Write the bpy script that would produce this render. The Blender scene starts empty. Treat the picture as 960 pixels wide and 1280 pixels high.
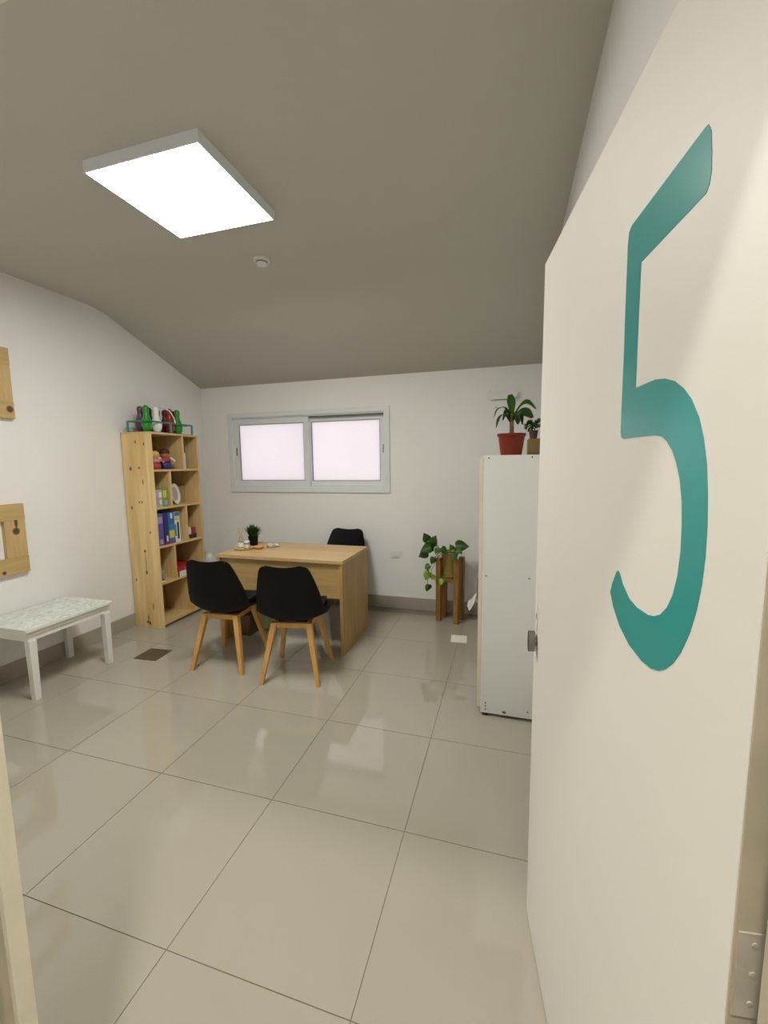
import bpy, bmesh, math, random
from mathutils import Vector, Matrix
random.seed(5)
SC = bpy.context.scene
COL = SC.collection
R = math.radians
XL, XR, YB, YF, ZC = -3.30, 0.262, 4.03, 0.40, 2.775     # room: left, right, back, front, ceiling
YBEND, ZB = 2.86, 2.315                                   # ceiling bend, height at back wall
YFO = 0.335                                                # hall side of the front wall

# ------------------------------------------------------------------ camera
cd = bpy.data.cameras.new('camera'); cam = bpy.data.objects.new('camera', cd); COL.objects.link(cam)
cd.sensor_fit = 'VERTICAL'; cd.sensor_height = 24.0; cd.lens = 526.5 / 1280 * 24.0
cd.clip_start = 0.02
right = Vector((0.959, 0.283, -0.013)); down = Vector((0.020, -0.113, -0.993)); fwd = Vector((-0.282, 0.953, -0.114))
m = Matrix((right, -down, -fwd)).transposed().to_4x4(); m.translation = (0, 0, 1.464)
cam.matrix_world = Matrix.Translation((0, 0, 1.464)) @ m.to_quaternion().to_matrix().to_4x4()
SC.camera = cam

# ------------------------------------------------------------------ world and exposure
w = bpy.data.worlds.new('sky'); SC.world = w; w.use_nodes = True
bg = w.node_tree.nodes['Background']; bg.inputs[0].default_value = (0.93, 0.96, 1.0, 1); bg.inputs[1].default_value = 0.28
SC.view_settings.view_transform = 'Standard'; SC.view_settings.look = 'None'
SC.view_settings.exposure = 2.28; SC.view_settings.gamma = 1.0; SC.view_settings.use_curve_mapping = False
PANEL_W, HALL_W = 10.0, 118.0
PANEL_C, HALL_C = (1.0, 0.985, 0.93), (1.0, 0.955, 0.88)

# ------------------------------------------------------------------ materials
def nodes(name):
    mt = bpy.data.materials.new(name); mt.use_nodes = True
    nt = mt.node_tree; return mt, nt, nt.nodes['Principled BSDF']
def plain(name, col, rough=0.5, metal=0.0, var=0.06, scale=9.0, bump=0.0, bscale=60.0, spec=0.5, coat=0.0, trans=0.0, ior=None):
    mt, nt, b = nodes(name); N, L = nt.nodes.new, nt.links.new
    tc = N('ShaderNodeTexCoord'); nz = N('ShaderNodeTexNoise'); nz.inputs['Scale'].default_value = scale; nz.inputs['Detail'].default_value = 4
    L(tc.outputs['Object'], nz.inputs['Vector'])
    rp = N('ShaderNodeValToRGB')
    rp.color_ramp.elements[0].position = 0.3; rp.color_ramp.elements[1].position = 0.7
    rp.color_ramp.elements[0].color = tuple(c * (1 - var) for c in col) + (1,)
    rp.color_ramp.elements[1].color = tuple(min(1, c * (1 + var)) for c in col) + (1,)
    L(nz.outputs['Fac'], rp.inputs['Fac']); L(rp.outputs['Color'], b.inputs['Base Color'])
    b.inputs['Roughness'].default_value = rough; b.inputs['Metallic'].default_value = metal
    b.inputs['Specular IOR Level'].default_value = spec; b.inputs['Coat Weight'].default_value = coat
    b.inputs['Transmission Weight'].default_value = trans
    if ior: b.inputs['IOR'].default_value = ior
    if bump:
        n2 = N('ShaderNodeTexNoise'); n2.inputs['Scale'].default_value = bscale; n2.inputs['Detail'].default_value = 3
        L(tc.outputs['Object'], n2.inputs['Vector'])
        bp = N('ShaderNodeBump'); bp.inputs['Strength'].default_value = bump; bp.inputs['Distance'].default_value = 0.004
        L(n2.outputs['Fac'], bp.inputs['Height']); L(bp.outputs['Normal'], b.inputs['Normal'])
    return mt
def wood(name, light, dark, axis=2, fine=55.0, along=2.2, rough=0.45, knots=(), rings=0.5, plank=0.0):
    """grain runs along `axis` (object space); knots = (x, y, z, radius, stretch along grain)"""
    mt, nt, b = nodes(name); N, L = nt.nodes.new, nt.links.new
    tc = N('ShaderNodeTexCoord'); mp = N('ShaderNodeMapping')
    s = [fine, fine, fine]; s[axis] = along; mp.inputs['Scale'].default_value = s
    L(tc.outputs['Object'], mp.inputs['Vector'])
    nz = N('ShaderNodeTexNoise'); nz.inputs['Scale'].default_value = 1.0; nz.inputs['Detail'].default_value = 6; nz.inputs['Distortion'].default_value = 0.6
    L(mp.outputs['Vector'], nz.inputs['Vector'])
    mp2 = N('ShaderNodeMapping'); s2 = [fine * .22] * 3; s2[axis] = along * .45; mp2.inputs['Scale'].default_value = s2
    L(tc.outputs['Object'], mp2.inputs['Vector'])
    n2 = N('ShaderNodeTexNoise'); n2.inputs['Scale'].default_value = 1.0; n2.inputs['Detail'].default_value = 3; n2.inputs['Distortion'].default_value = 1.2
    L(mp2.outputs['Vector'], n2.inputs['Vector'])
    mx = N('ShaderNodeMix'); mx.inputs[0].default_value = rings; L(nz.outputs['Fac'], mx.inputs[2]); L(n2.outputs['Fac'], mx.inputs[3])
    rp = N('ShaderNodeValToRGB'); e = rp.color_ramp.elements
    e[0].position = 0.34; e[0].color = tuple(dark) + (1,); e[1].position = 0.62; e[1].color = tuple(light) + (1,)
    L(mx.outputs[0], rp.inputs['Fac']); out = rp.outputs['Color']
    for kx, ky, kz, kr, st in knots:
        sub = N('ShaderNodeVectorMath'); sub.operation = 'SUBTRACT'; L(tc.outputs['Object'], sub.inputs[0]); sub.inputs[1].default_value = (kx, ky, kz)
        mul = N('ShaderNodeVectorMath'); mul.operation = 'MULTIPLY'; v = [1 / kr] * 3; v[axis] = 1 / (kr * st); mul.inputs[1].default_value = v
        L(sub.outputs[0], mul.inputs[0])
        ln = N('ShaderNodeVectorMath'); ln.operation = 'LENGTH'; L(mul.outputs[0], ln.inputs[0])
        mr = N('ShaderNodeMapRange'); mr.inputs['From Min'].default_value = 0.75; mr.inputs['From Max'].default_value = 1.15
        mr.inputs['To Min'].default_value = 0.92; mr.inputs['To Max'].default_value = 0.0; L(ln.outputs['Value'], mr.inputs['Value'])
        mc = N('ShaderNodeMix'); mc.data_type = 'RGBA'; L(mr.outputs['Result'], mc.inputs[0]); L(out, mc.inputs[6]); mc.inputs[7].default_value = (0.055, 0.026, 0.012, 1)
        out = mc.outputs[2]
    L(out, b.inputs['Base Color']); b.inputs['Roughness'].default_value = rough
    bp = N('ShaderNodeBump'); bp.inputs['Strength'].default_value = 0.12; bp.inputs['Distance'].default_value = 0.002
    L(nz.outputs['Fac'], bp.inputs['Height']); L(bp.outputs['Normal'], b.inputs['Normal'])
    return mt
def emitter(name, col, strength):
    mt = bpy.data.materials.new(name); mt.use_nodes = True; nt = mt.node_tree
    nt.nodes.remove(nt.nodes['Principled BSDF']); e = nt.nodes.new('ShaderNodeEmission')
    e.inputs[0].default_value = tuple(col) + (1,); e.inputs[1].default_value = strength
    nt.links.new(e.outputs[0], nt.nodes['Material Output'].inputs[0]); return mt
def frosted(name, col):
    mt = bpy.data.materials.new(name); mt.use_nodes = True; nt = mt.node_tree; N, L = nt.nodes.new, nt.links.new
    nt.nodes.remove(nt.nodes['Principled BSDF'])
    tr = N('ShaderNodeBsdfTranslucent'); gl = N('ShaderNodeBsdfGlossy'); gl.inputs['Roughness'].default_value = 0.25
    tc = N('ShaderNodeTexCoord'); nz = N('ShaderNodeTexNoise'); nz.inputs['Scale'].default_value = 2.5; L(tc.outputs['Object'], nz.inputs['Vector'])
    rp = N('ShaderNodeValToRGB'); rp.color_ramp.elements[0].color = tuple(c * .95 for c in col) + (1,); rp.color_ramp.elements[1].color = tuple(col) + (1,)
    L(nz.outputs['Fac'], rp.inputs['Fac']); L(rp.outputs['Color'], tr.inputs['Color'])
    mx = N('ShaderNodeMixShader'); mx.inputs[0].default_value = 0.04
    L(tr.outputs[0], mx.inputs[1]); L(gl.outputs[0], mx.inputs[2]); L(mx.outputs[0], nt.nodes['Material Output'].inputs[0]); return mt

M = {}
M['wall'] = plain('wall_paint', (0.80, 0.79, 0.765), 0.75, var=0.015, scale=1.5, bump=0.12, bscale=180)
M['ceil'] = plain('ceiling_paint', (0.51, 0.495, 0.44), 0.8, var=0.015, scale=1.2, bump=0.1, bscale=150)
M['tile'] = plain('porcelain_tile', (0.375, 0.345, 0.278), 0.045, var=0.02, scale=2.0, spec=0.9)
M['grout'] = plain('grout', (0.20, 0.18, 0.145), 0.85, var=0.1, scale=30)
M['base'] = plain('baseboard_tile', (0.37, 0.34, 0.275), 0.15, var=0.03, scale=3)
M['doorpaint'] = plain('door_paint', (0.745, 0.72, 0.655), 0.5, var=0.012, scale=1.2, bump=0.03, bscale=40)
M['teal'] = plain('teal_vinyl', (0.035, 0.30, 0.285), 0.22, var=0.03, scale=3)
M['jamb'] = plain('cream_metal_paint', (0.72, 0.67, 0.52), 0.5, var=0.05, scale=14)
M['jambtan'] = plain('tan_frame_paint', (0.46, 0.41, 0.30), 0.55, var=0.08, scale=12)
M['hingepaint'] = plain('painted_hinge', (0.50, 0.46, 0.36), 0.45, var=0.1, scale=30); M['steel'] = plain('brushed_steel', (0.24, 0.23, 0.21), 0.32, 1.0, var=0.08, scale=40)
M['dark'] = plain('dark_hole', (0.02, 0.018, 0.015), 0.7)
M['alu'] = plain('grey_aluminium', (0.70, 0.71, 0.72), 0.45, 0.0, var=0.02, scale=8)
M['gasket'] = plain('rubber_gasket', (0.16, 0.15, 0.15), 0.7)
M['glass'] = frosted('frosted_glass', (0.92, 0.865, 0.865))
M['lightframe'] = plain('light_frame_white', (0.78, 0.78, 0.80), 0.4, var=0.01)
M['diffuser'] = emitter('diffuser_glow', PANEL_C, PANEL_W)
M['halllamp'] = emitter('hall_lamp_glow', HALL_C, HALL_W)
M['white'] = plain('white_plastic', (0.74, 0.74, 0.71), 0.4, var=0.02)
M['melamine'] = plain('white_melamine', (0.72, 0.73, 0.70), 0.38, var=0.015, scale=2)
M['cream_edge'] = plain('cream_edge_band', (0.68, 0.63, 0.50), 0.5, var=0.04)
M['black'] = plain('black_polypropylene', (0.0035, 0.004, 0.004), 0.5, var=0.1, spec=0.16)
M['leather'] = plain('black_leatherette', (0.005, 0.005, 0.005), 0.6, spec=0.2, bump=0.2, bscale=250)
M['whitewood'] = plain('white_painted_wood', (0.76, 0.75, 0.70), 0.5, var=0.03, scale=12)
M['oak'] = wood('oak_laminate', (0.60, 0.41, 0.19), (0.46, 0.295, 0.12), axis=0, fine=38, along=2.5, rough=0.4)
M['oak_v_shaded'] = wood('oak_laminate_upright_shaded', (0.46, 0.305, 0.12), (0.35, 0.22, 0.075), axis=2, fine=38, along=2.5, rough=0.45)  # same laminate darkened: shade of the uprights is in the colour
M['oak_front_shaded'] = wood('oak_laminate_front_shaded', (0.50, 0.335, 0.135), (0.385, 0.245, 0.088), axis=0, fine=38, along=2.5, rough=0.45)  # darker copy of the desktop laminate, front face shade mixed in
M['beech'] = wood('beech_wood', (0.62, 0.345, 0.095), (0.50, 0.26, 0.06), axis=2, fine=45, along=4, rough=0.42)
PL, PD = (0.70, 0.51, 0.235), (0.53, 0.35, 0.13)
M['honey'] = wood('honey_stained_wood', (0.33, 0.175, 0.032), (0.19, 0.09, 0.014), axis=2, fine=40, along=4, rough=0.45)
M['pine_x'] = wood('pine_along_y', PL, PD, axis=1, fine=40, along=3)
M['pine_z'] = wood('pine_upright', PL, PD, axis=2, fine=40, along=2.5)
M['pine_shaded'] = wood('pine_interior_shade', (0.34, 0.21, 0.075), (0.24, 0.14, 0.045), axis=2, fine=30, along=2.5)  # pine browned further to hold the shade inside the bookcase
M['terracotta'] = plain('red_plastic_pot', (0.165, 0.020, 0.004), 0.45, spec=0.25, var=0.05)
M['soil'] = plain('soil', (0.045, 0.03, 0.018), 0.95, var=0.4, scale=60, bump=0.6, bscale=90)
M['leaf'] = plain('dark_leaf', (0.027, 0.080, 0.011), 0.42, spec=0.3, var=0.3, scale=14)
M['leaf_mid'] = plain('mid_leaf', (0.050, 0.165, 0.014), 0.42, spec=0.3, var=0.3, scale=12)
M['leaf_lime'] = plain('lime_leaf', (0.20, 0.34, 0.03), 0.4, var=0.3, scale=20)
M['stem'] = plain('vine_stem', (0.10, 0.13, 0.035), 0.6, var=0.2)
M['trunk'] = wood('plant_trunk', (0.26, 0.18, 0.09), (0.12, 0.085, 0.04), axis=2, fine=60, along=20)
M['card'] = plain('brown_cardboard', (0.20, 0.145, 0.05), 0.8, var=0.06, scale=12)
M['paper'] = plain('white_paper', (0.80, 0.78, 0.70), 0.8, var=0.02)

# ------------------------------------------------------------------ mesh helpers
def obj(name, bm, mat, parent=None, smooth=False, bevel=0.0, seg=2):
    if bevel: bmesh.ops.bevel(bm, geom=[e for e in bm.edges if len(e.link_faces) == 2 and e.calc_face_angle(0) > 0.6], offset=bevel, segments=seg, affect='EDGES', profile=0.5)
    bmesh.ops.recalc_face_normals(bm, faces=bm.faces)
    me = bpy.data.meshes.new(name); bm.to_mesh(me); bm.free()
    for mm in (mat if isinstance(mat, (list, tuple)) else [mat]): me.materials.append(mm)
    if smooth:
        for p in me.polygons: p.use_smooth = True
        if smooth == 'auto':
            me.set_sharp_from_angle(angle=R(38))
    o = bpy.data.objects.new(name, me); COL.objects.link(o)
    if parent: o.parent = parent
    return o
def tag(o, label, cat, group=None, kind=None):
    o['label'] = label; o['category'] = cat
    if group: o['group'] = group
    if kind: o['kind'] = kind
    return o
def thing(name, label, cat, loc=(0, 0, 0), rz=0.0, group=None):
    o = bpy.data.objects.new(name, None); o.empty_display_size = 0.05; COL.objects.link(o)
    o.location = loc; o.rotation_euler = (0, 0, rz)
    return tag(o, label, cat, group)
def struct(o, label, cat):
    o['kind'] = 'structure'; o['label'] = label; o['category'] = cat; return o
def box(bm, x0, x1, y0, y1, z0, z1, mi=0):
    v = [bm.verts.new(p) for p in ((x0, y0, z0), (x1, y0, z0), (x1, y1, z0), (x0, y1, z0), (x0, y0, z1), (x1, y0, z1), (x1, y1, z1), (x0, y1, z1))]
    for f in ((3, 2, 1, 0), (4, 5, 6, 7), (0, 1, 5, 4), (1, 2, 6, 5), (2, 3, 7, 6), (3, 0, 4, 7)):
        bm.faces.new([v[i] for i in f]).material_index = mi
    return bm
def B(*a): return box(bmesh.new(), *a)
def Bs(*bs):
    bm = bmesh.new()
    for b in bs: box(bm, *b)
    return bm
def prism(pts, axis, a0, a1, bm=None):
    """polygon pts (2D) extruded along axis 0/1/2"""
    bm = bm or bmesh.new()
    def P(p, a): return [(a, p[0], p[1]), (p[0], a, p[1]), (p[0], p[1], a)][axis]
    A = [bm.verts.new(P(p, a0)) for p in pts]; C = [bm.verts.new(P(p, a1)) for p in pts]
    bm.faces.new(A); bm.faces.new(list(reversed(C)))
    for i in range(len(pts)): bm.faces.new((A[i], A[(i + 1) % len(pts)], C[(i + 1) % len(pts)], C[i]))
    return bm
def lathe(prof, seg=24, bm=None, c=(0, 0, 0)):
    bm = bm or bmesh.new(); rings = []
    for r, z in prof:
        if r < 1e-5: rings.append([bm.verts.new((c[0], c[1], c[2] + z))])
        else: rings.append([bm.verts.new((c[0] + r * math.cos(2 * math.pi * i / seg), c[1] + r * math.sin(2 * math.pi * i / seg), c[2] + z)) for i in range(seg)])
    for a, b in zip(rings, rings[1:]):
        for i in range(seg):
            j = (i + 1) % seg
            if len(a) == 1 and len(b) == 1: continue
            if len(a) == 1: bm.faces.new((a[0], b[i], b[j]))
            elif len(b) == 1: bm.faces.new((a[i], a[j], b[0]))
            else: bm.faces.new((a[i], a[j], b[j], b[i]))
    return bm
def tube(pts, rad, seg=8, bm=None):
    bm = bm or bmesh.new(); pts = [Vector(p) for p in pts]; n = len(pts)
    rad = rad if isinstance(rad, (list, tuple)) else [rad] * n; rings = []
    for i, p in enumerate(pts):
        t = (pts[min(i + 1, n - 1)] - pts[max(i - 1, 0)]).normalized()
        up = Vector((0, 0, 1)) if abs(t.z) < 0.9 else Vector((1, 0, 0))
        a = t.cross(up).normalized(); b = t.cross(a)
        rings.append([bm.verts.new(p + (a * math.cos(2 * math.pi * k / seg) + b * math.sin(2 * math.pi * k / seg)) * rad[i]) for k in range(seg)])
    for r0, r1 in zip(rings, rings[1:]):
        for k in range(seg): bm.faces.new((r0[k], r0[(k + 1) % seg], r1[(k + 1) % seg], r1[k]))
    bm.faces.new(list(reversed(rings[0]))); bm.faces.new(rings[-1])
    return bm
def frustum_bar(p0, p1, s0, s1, bm=None, ax=None):
    """square bar from p0 to p1, half-widths s0, s1 (square section kept level)"""
    bm = bm or bmesh.new(); p0, p1 = Vector(p0), Vector(p1)
    q = [(-1, -1), (1, -1), (1, 1), (-1, 1)]
    A = [bm.verts.new(p0 + Vector((a * s0, b * s0, 0))) for a, b in q]; C = [bm.verts.new(p1 + Vector((a * s1, b * s1, 0))) for a, b in q]
    bm.faces.new(list(reversed(A))); bm.faces.new(C)
    for i in range(4): bm.faces.new((A[i], A[(i + 1) % 4], C[(i + 1) % 4], C[i]))
    return bm
def parts(name, boxes, mat, parent, bevel=0.0, seg=1):
    for b in boxes: obj(name, B(*b), mat, parent, bevel=bevel, seg=seg)
def copy_tree(o):
    r = o.copy(); COL.objects.link(r)
    for ch in list(o.children):
        c = ch.copy(); COL.objects.link(c); c.parent = r
        for g in list(ch.children):
            d = g.copy(); COL.objects.link(d); d.parent = c
    return r

# ================================================================== SETTING
# floor: grout bed with one object per tile
floor = struct(obj('floor', B(XL - .1, 1.6, -1.6, YB + .1, -0.06, -0.0025), M['grout']), 'large polished beige porcelain tile floor', 'floor')
T, G = 0.6, 0.0014
gx = [-1.5718 + T * k for k in range(-3, 6)]; gy = [0.8846 + T * k for k in range(-5, 6)]
shared = None
def tile_bm(x0, x1, y0, y1):
    cx, cy = (x0 + x1) / 2, (y0 + y1) / 2
    bm = B(x0 - cx, x1 - cx, y0 - cy, y1 - cy, -0.012, 0.0)
    return bm, cx, cy
regions = [(XL, XR, YF, YB), (-0.70, 0.205, 0.33, YF), (-1.6, 1.6, -1.6, 0.26)]
regions = [(XL, XR, YF, YB), (-1.6, 1.6, -1.6, YF)]
for rx0, rx1, ry0, ry1 in regions:
    for i in range(len(gx) - 1):
        for j in range(len(gy) - 1):
            x0, x1, y0, y1 = max(gx[i], rx0), min(gx[i + 1], rx1), max(gy[j], ry0), min(gy[j + 1], ry1)
            if x1 - x0 < 0.02 or y1 - y0 < 0.02: continue
            gxa = G if x0 == gx[i] else 0; gxb = G if x1 == gx[i + 1] else 0; gya = G if y0 == gy[j] else 0; gyb = G if y1 == gy[j + 1] else 0
            full = gxa and gxb and gya and gyb
            if full and shared:
                o = bpy.data.objects.new('tile', shared); COL.objects.link(o); o.parent = floor; o.location = ((x0 + x1) / 2, (y0 + y1) / 2, 0); continue
            bm, cx, cy = tile_bm(x0 + gxa, x1 - gxb, y0 + gya, y1 - gyb)
            o = obj('tile', bm, M['tile'], floor); o.location = (cx, cy, 0)
            if full: shared = o.data

# walls
wl = [(YFO, 0), (YB, 0), (YB, ZB), (YBEND + .05, ZC - .02), (YBEND - .12, ZC), (YFO, ZC)]
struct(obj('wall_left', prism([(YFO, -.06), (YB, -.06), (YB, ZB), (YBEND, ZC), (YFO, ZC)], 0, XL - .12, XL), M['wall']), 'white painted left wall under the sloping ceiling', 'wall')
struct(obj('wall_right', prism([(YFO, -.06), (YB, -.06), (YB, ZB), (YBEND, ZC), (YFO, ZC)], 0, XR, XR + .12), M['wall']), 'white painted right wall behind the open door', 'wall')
WX0, WX1, WZ0, WZ1 = -2.925, -1.165, 1.215, 1.985          # window opening
struct(obj('wall_back', Bs((XL - .12, WX0, YB, YB + .15, -.06, ZB), (WX1, XR + .12, YB, YB + .15, -.06, ZB), (WX0, WX1, YB, YB + .15, -.06, WZ0), (WX0, WX1, YB, YB + .15, WZ1, ZB)), M['wall']), 'white painted back wall with the sliding window', 'wall')
DX0, DX1, DZ = -0.780, 0.235, 2.05                          # doorway opening
struct(obj('wall_front', Bs((XL - .12, DX0, YFO, YF, -.06, ZC), (DX1, XR, YFO, YF, -.06, ZC), (DX0, DX1, YFO, YF, DZ, ZC), (-1.7, 1.7, YFO, YF, ZC + .12, 3.40)), M['wall']), 'white wall around the doorway', 'wall')
# ceiling: level, soft bend, slope down to the back wall
sl = (ZB - ZC) / (YB - YBEND)
cp = [(YFO, ZC)]
for k in range(9):
    t = -0.14 + 0.28 * k / 8; u = (t + .14) / .28
    cp.append((YBEND + t, ZC + sl * 0.14 * u * u))
cp += [(YB, ZB)]
bm = prism(cp + [(YB + .15, ZB), (YB + .15, ZB + .1), (YBEND, ZC + .1), (YFO, ZC + .1)], 0, XL - .12, XR + .12)
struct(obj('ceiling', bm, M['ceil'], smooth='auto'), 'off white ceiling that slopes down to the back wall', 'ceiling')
# baseboards of floor tile
struct(obj('baseboard_left', B(XL, XL + .011, YF, YB, 0, .12), M['base'], bevel=.002, seg=1), 'grey beige tile baseboard along the left wall', 'baseboard')
struct(obj('baseboard_back', B(XL + .011, XR - .011, YB - .011, YB, 0, .12), M['base'], bevel=.002, seg=1), 'grey beige tile baseboard along the back wall', 'baseboard')
struct(obj('baseboard_right', B(XR - .011, XR, YF + .05, YB - .011, 0, .12), M['base'], bevel=.002, seg=1), 'grey beige tile baseboard along the right wall', 'baseboard')
# hall outside the doorway (behind the camera)
struct(obj('wall_hall_back', B(-1.7, 1.7, -1.7, -1.6, -.06, 3.40), M['wall']), 'white hall wall facing the doorway', 'wall')
struct(obj('wall_hall_left', B(-1.7, -1.6, -1.6, YFO, -.06, 3.40), M['wall']), 'white hall end wall on the left', 'wall')
struct(obj('wall_hall_right', B(1.6, 1.7, -1.6, YFO, -.06, 3.40), M['wall']), 'white hall end wall on the right', 'wall')
struct(obj('wall_hall_front', B(XR + .12, 1.6, YFO, YF, -.06, 3.40), M['wall']), 'white hall wall beside the doorway', 'wall')
struct(obj('ceiling_hall', B(-1.7, 1.7, -1.7, YFO, 3.40, 3.48), M['ceil']), 'white hall ceiling with a round downlight', 'ceiling')
hl = thing('downlight', 'small round recessed hall downlight outside the doorway', 'lamp', (-0.13, -0.42, 3.40))
obj('rim', lathe([(.101, 0), (.118, 0), (.12, -.008), (.101, -.010), (.101, 0)], 28), M['white'], hl, smooth='auto')
obj('diffuser', lathe([(0, -.004), (.1005, -.004), (.1005, -.001), (0, -.001)], 28), M['halllamp'], hl)

# door frame (metal): left jamb, head, right jamb
def jamb(x_face, s):
    # s = +1: left jamb (face towards +x); rebate for the door on the room side
    bm = Bs(); 
    if s > 0: box(bm, DX0, x_face, 0.392, 0.418, 0, DZ); box(bm, DX0, x_face - .016, 0.345, 0.392, 0, DZ); box(bm, DX0, x_face, 0.24, 0.345, 0, DZ)
    else: box(bm, x_face, DX1, 0.30, 0.418, 0, DZ); box(bm, x_face - .0, DX1, 0.24, 0.30, 0, DZ)
    return bm
t1 = struct(obj('trim_1', B(DX0, -.748, .392, .418, 0, 2.015), M['jamb'], bevel=.003), 'cream painted left door jamb', 'door frame')
obj('rebate', B(DX0, -.758, .366, .392, 0, 2.015), M['jambtan'], t1, bevel=.002)
obj('stop', B(DX0, -.746, .325, .366, 0, 2.015), M['alu'], t1, bevel=.003)
t2 = struct(obj('trim_2', B(.222, DX1, .352, .40, 0, 2.015), M['jambtan'], bevel=.002), 'tan painted right door jamb beside the hinged door edge', 'door frame')
obj('stop', B(.212, DX1, .325, .352, 0, 2.015), M['jamb'], t2, bevel=.003)
t3 = struct(obj('trim_3', B(DX0, DX1, .325, .418, 2.015, DZ), M['jamb'], bevel=.003), 'cream painted door head', 'door frame')

# the open door: local x runs from the free edge (0) to the hinge (0.9), local y = -thickness side, z up
DA = R(98.3 + 180)                                          # local +x points from the free edge to the hinge
dr = struct(thing('door_1', 'open white door with a large teal number 5', 'door', (0.084, 1.298, 0), DA), 'open white door with a large teal number 5', 'door')
DW = 0.880
obj('panel', B(0, DW, 0, .038, .008, 2.0), M['doorpaint'], dr, bevel=.0015)
five = [(0.748, 1.8103), (0.7541, 1.8), (0.7575, 1.7796), (0.7595, 1.7583), (0.7575, 1.747), (0.7524, 1.741), (0.605, 1.7382), (0.6060, 1.661), (0.6088, 1.5671), (0.641, 1.5677), (0.6666, 1.5681), (0.6906, 1.5645), (0.7129, 1.5577), (0.7344, 1.5455), (0.7517, 1.531), (0.7683, 1.5096), (0.7797, 1.4861), (0.7881, 1.4595), (0.7937, 1.4273), (0.7969, 1.3952), (0.7975, 1.3621), (0.795, 1.3313), (0.7892, 1.3021), (0.7802, 1.2736), (0.7651, 1.243), (0.7504, 1.2224), (0.7344, 1.2074), (0.7202, 1.1984), (0.7004, 1.1914), (0.6736, 1.1892), (0.6333, 1.1942), (0.5978, 1.2085), (0.5707, 1.2291), (0.5548, 1.2502), (0.5619, 1.2681), (0.5757, 1.2896), (0.5812, 1.2931), (0.5882, 1.2904), (0.601, 1.2768), (0.6249, 1.2623), (0.6504, 1.2574), (0.6837, 1.2585), (0.7, 1.2628), (0.7151, 1.2705), (0.7298, 1.285), (0.7404, 1.3037), (0.7478, 1.329), (0.7509, 1.3592), (0.7499, 1.3881), (0.7464, 1.4166), (0.7392, 1.4417), (0.7301, 1.4594), (0.7195, 1.4743), (0.7051, 1.4868), (0.6917, 1.4933), (0.6755, 1.496), (0.6497, 1.4966), (0.6062, 1.497), (0.5768, 1.4966), (0.5673, 1.4999), (0.5643, 1.5073), (0.5628, 1.5548), (0.5612, 1.6398), (0.5592, 1.6754), (0.556, 1.7835), (0.5586, 1.8009), (0.5669, 1.8058), (0.7425, 1.811)]
bm = prism(five, 1, -.0006, 0.0001)
bm.normal_update()
bmesh.ops.triangulate(bm, faces=[f for f in bm.faces if len(f.verts) > 4])
obj('number_five', bm, M['teal'], dr)['label'] = 'large flat teal vinyl number 5'
def oval(rx, rz, y0, y1, seg=28, cx=0, cz=0):
    return prism([(cx + rx * math.cos(2 * math.pi * k / seg), cz + rz * math.sin(2 * math.pi * k / seg)) for k in range(seg)], 1, y0, y1)
pl = obj('keyhole_plate', oval(.013, .040, -.0022, .0001, cx=.030, cz=1.012), M['doorpaint'], dr, bevel=.0008, seg=1)
obj('keyhole', oval(.0028, .010, -.0028, -.002, 16, cx=.030, cz=1.014), M['dark'], pl)
kb = obj('knob', oval(.014, .032, -.023, -.006, cx=.030, cz=.938), M['steel'], dr, smooth='auto', bevel=.006, seg=3)
obj('knob_neck', oval(.008, .012, -.008, .0001, 20, cx=.030, cz=.938), M['steel'], kb, smooth='auto')
obj('edge_strip', B(DW, DW + .002, .001, .037, .010, 1.998), M['jambtan'], dr)['label'] = 'bare tan hinge side edge'
for hz in (.980, 1.78, .22):
    h = obj('hinge', B(DW + .002, DW + .0035, .004, .036, hz - .045, hz + .045), M['hingepaint'], dr, bevel=.0006, seg=1)
    for k in (-.030, .002, .033):
        sc = obj('screw', lathe([(0, 0), (.0032, 0), (.0028, .0008), (0, .0010)], 10), M['jambtan'], h); sc.rotation_euler = (0, math.pi / 2, 0); sc.location = (DW + .0035, .018, hz + k)
    obj('knuckle', tube([(DW + .004, .043, hz - .050), (DW + .004, .043, hz + .050)], .0055, 10), M['jambtan'], h, smooth='auto')
lt = obj('latch_plate', B(-.0008, .0002, .008, .030, .86, 1.05), M['steel'], dr)

# window
wn = struct(thing('window_1', 'grey aluminium two pane sliding window with frosted glass', 'window', (0, YB, 0)), 'grey aluminium two pane sliding window with frosted glass', 'window')
fx0, fx1, fz0, fz1 = -2.965, -1.125, 1.175, 2.025
def ring(x0, x1, z0, z1, wd, y0, y1):
    return Bs((x0, x1, y0, y1, z0, z0 + wd), (x0, x1, y0, y1, z1 - wd, z1), (x0, x0 + wd, y0, y1, z0 + wd, z1 - wd), (x1 - wd, x1, y0, y1, z0 + wd, z1 - wd))
obj('outer_frame', ring(fx0, fx1, fz0, fz1, .050, -.018, .0), M['alu'], wn, bevel=.003)
obj('track_frame', ring(-2.924, -1.166, 1.216, 1.984, .022, .0, .10), M['alu'], wn, bevel=.002)
for k, (x0, x1, y0, lab) in enumerate(((-2.901, -2.005, .012, 'left'), (-2.045, -1.189, .050, 'right'))):
    s = obj('sash', ring(x0, x1, 1.239, 1.961, .058 if k == 0 else .052, y0, y0 + .028), M['alu'], wn, bevel=.003)
    d = .058 if k == 0 else .052
    obj('gasket', ring(x0 + d, x1 - d, 1.239 + d, 1.961 - d, .005, y0 + .004, y0 + .024), M['gasket'], s)
    obj('pane', B(x0 + d + .004, x1 - d - .004, y0 + .011, y0 + .016, 1.239 + d + .004, 1.961 - d - .004), M['glass'], s)
    hx = x0 + .016 if k == 0 else x1 - .022
    obj('handle', B(hx, hx + .012, y0 - .006, y0 + .001, 1.575, 1.655), M['gasket'], s, bevel=.002)
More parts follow.
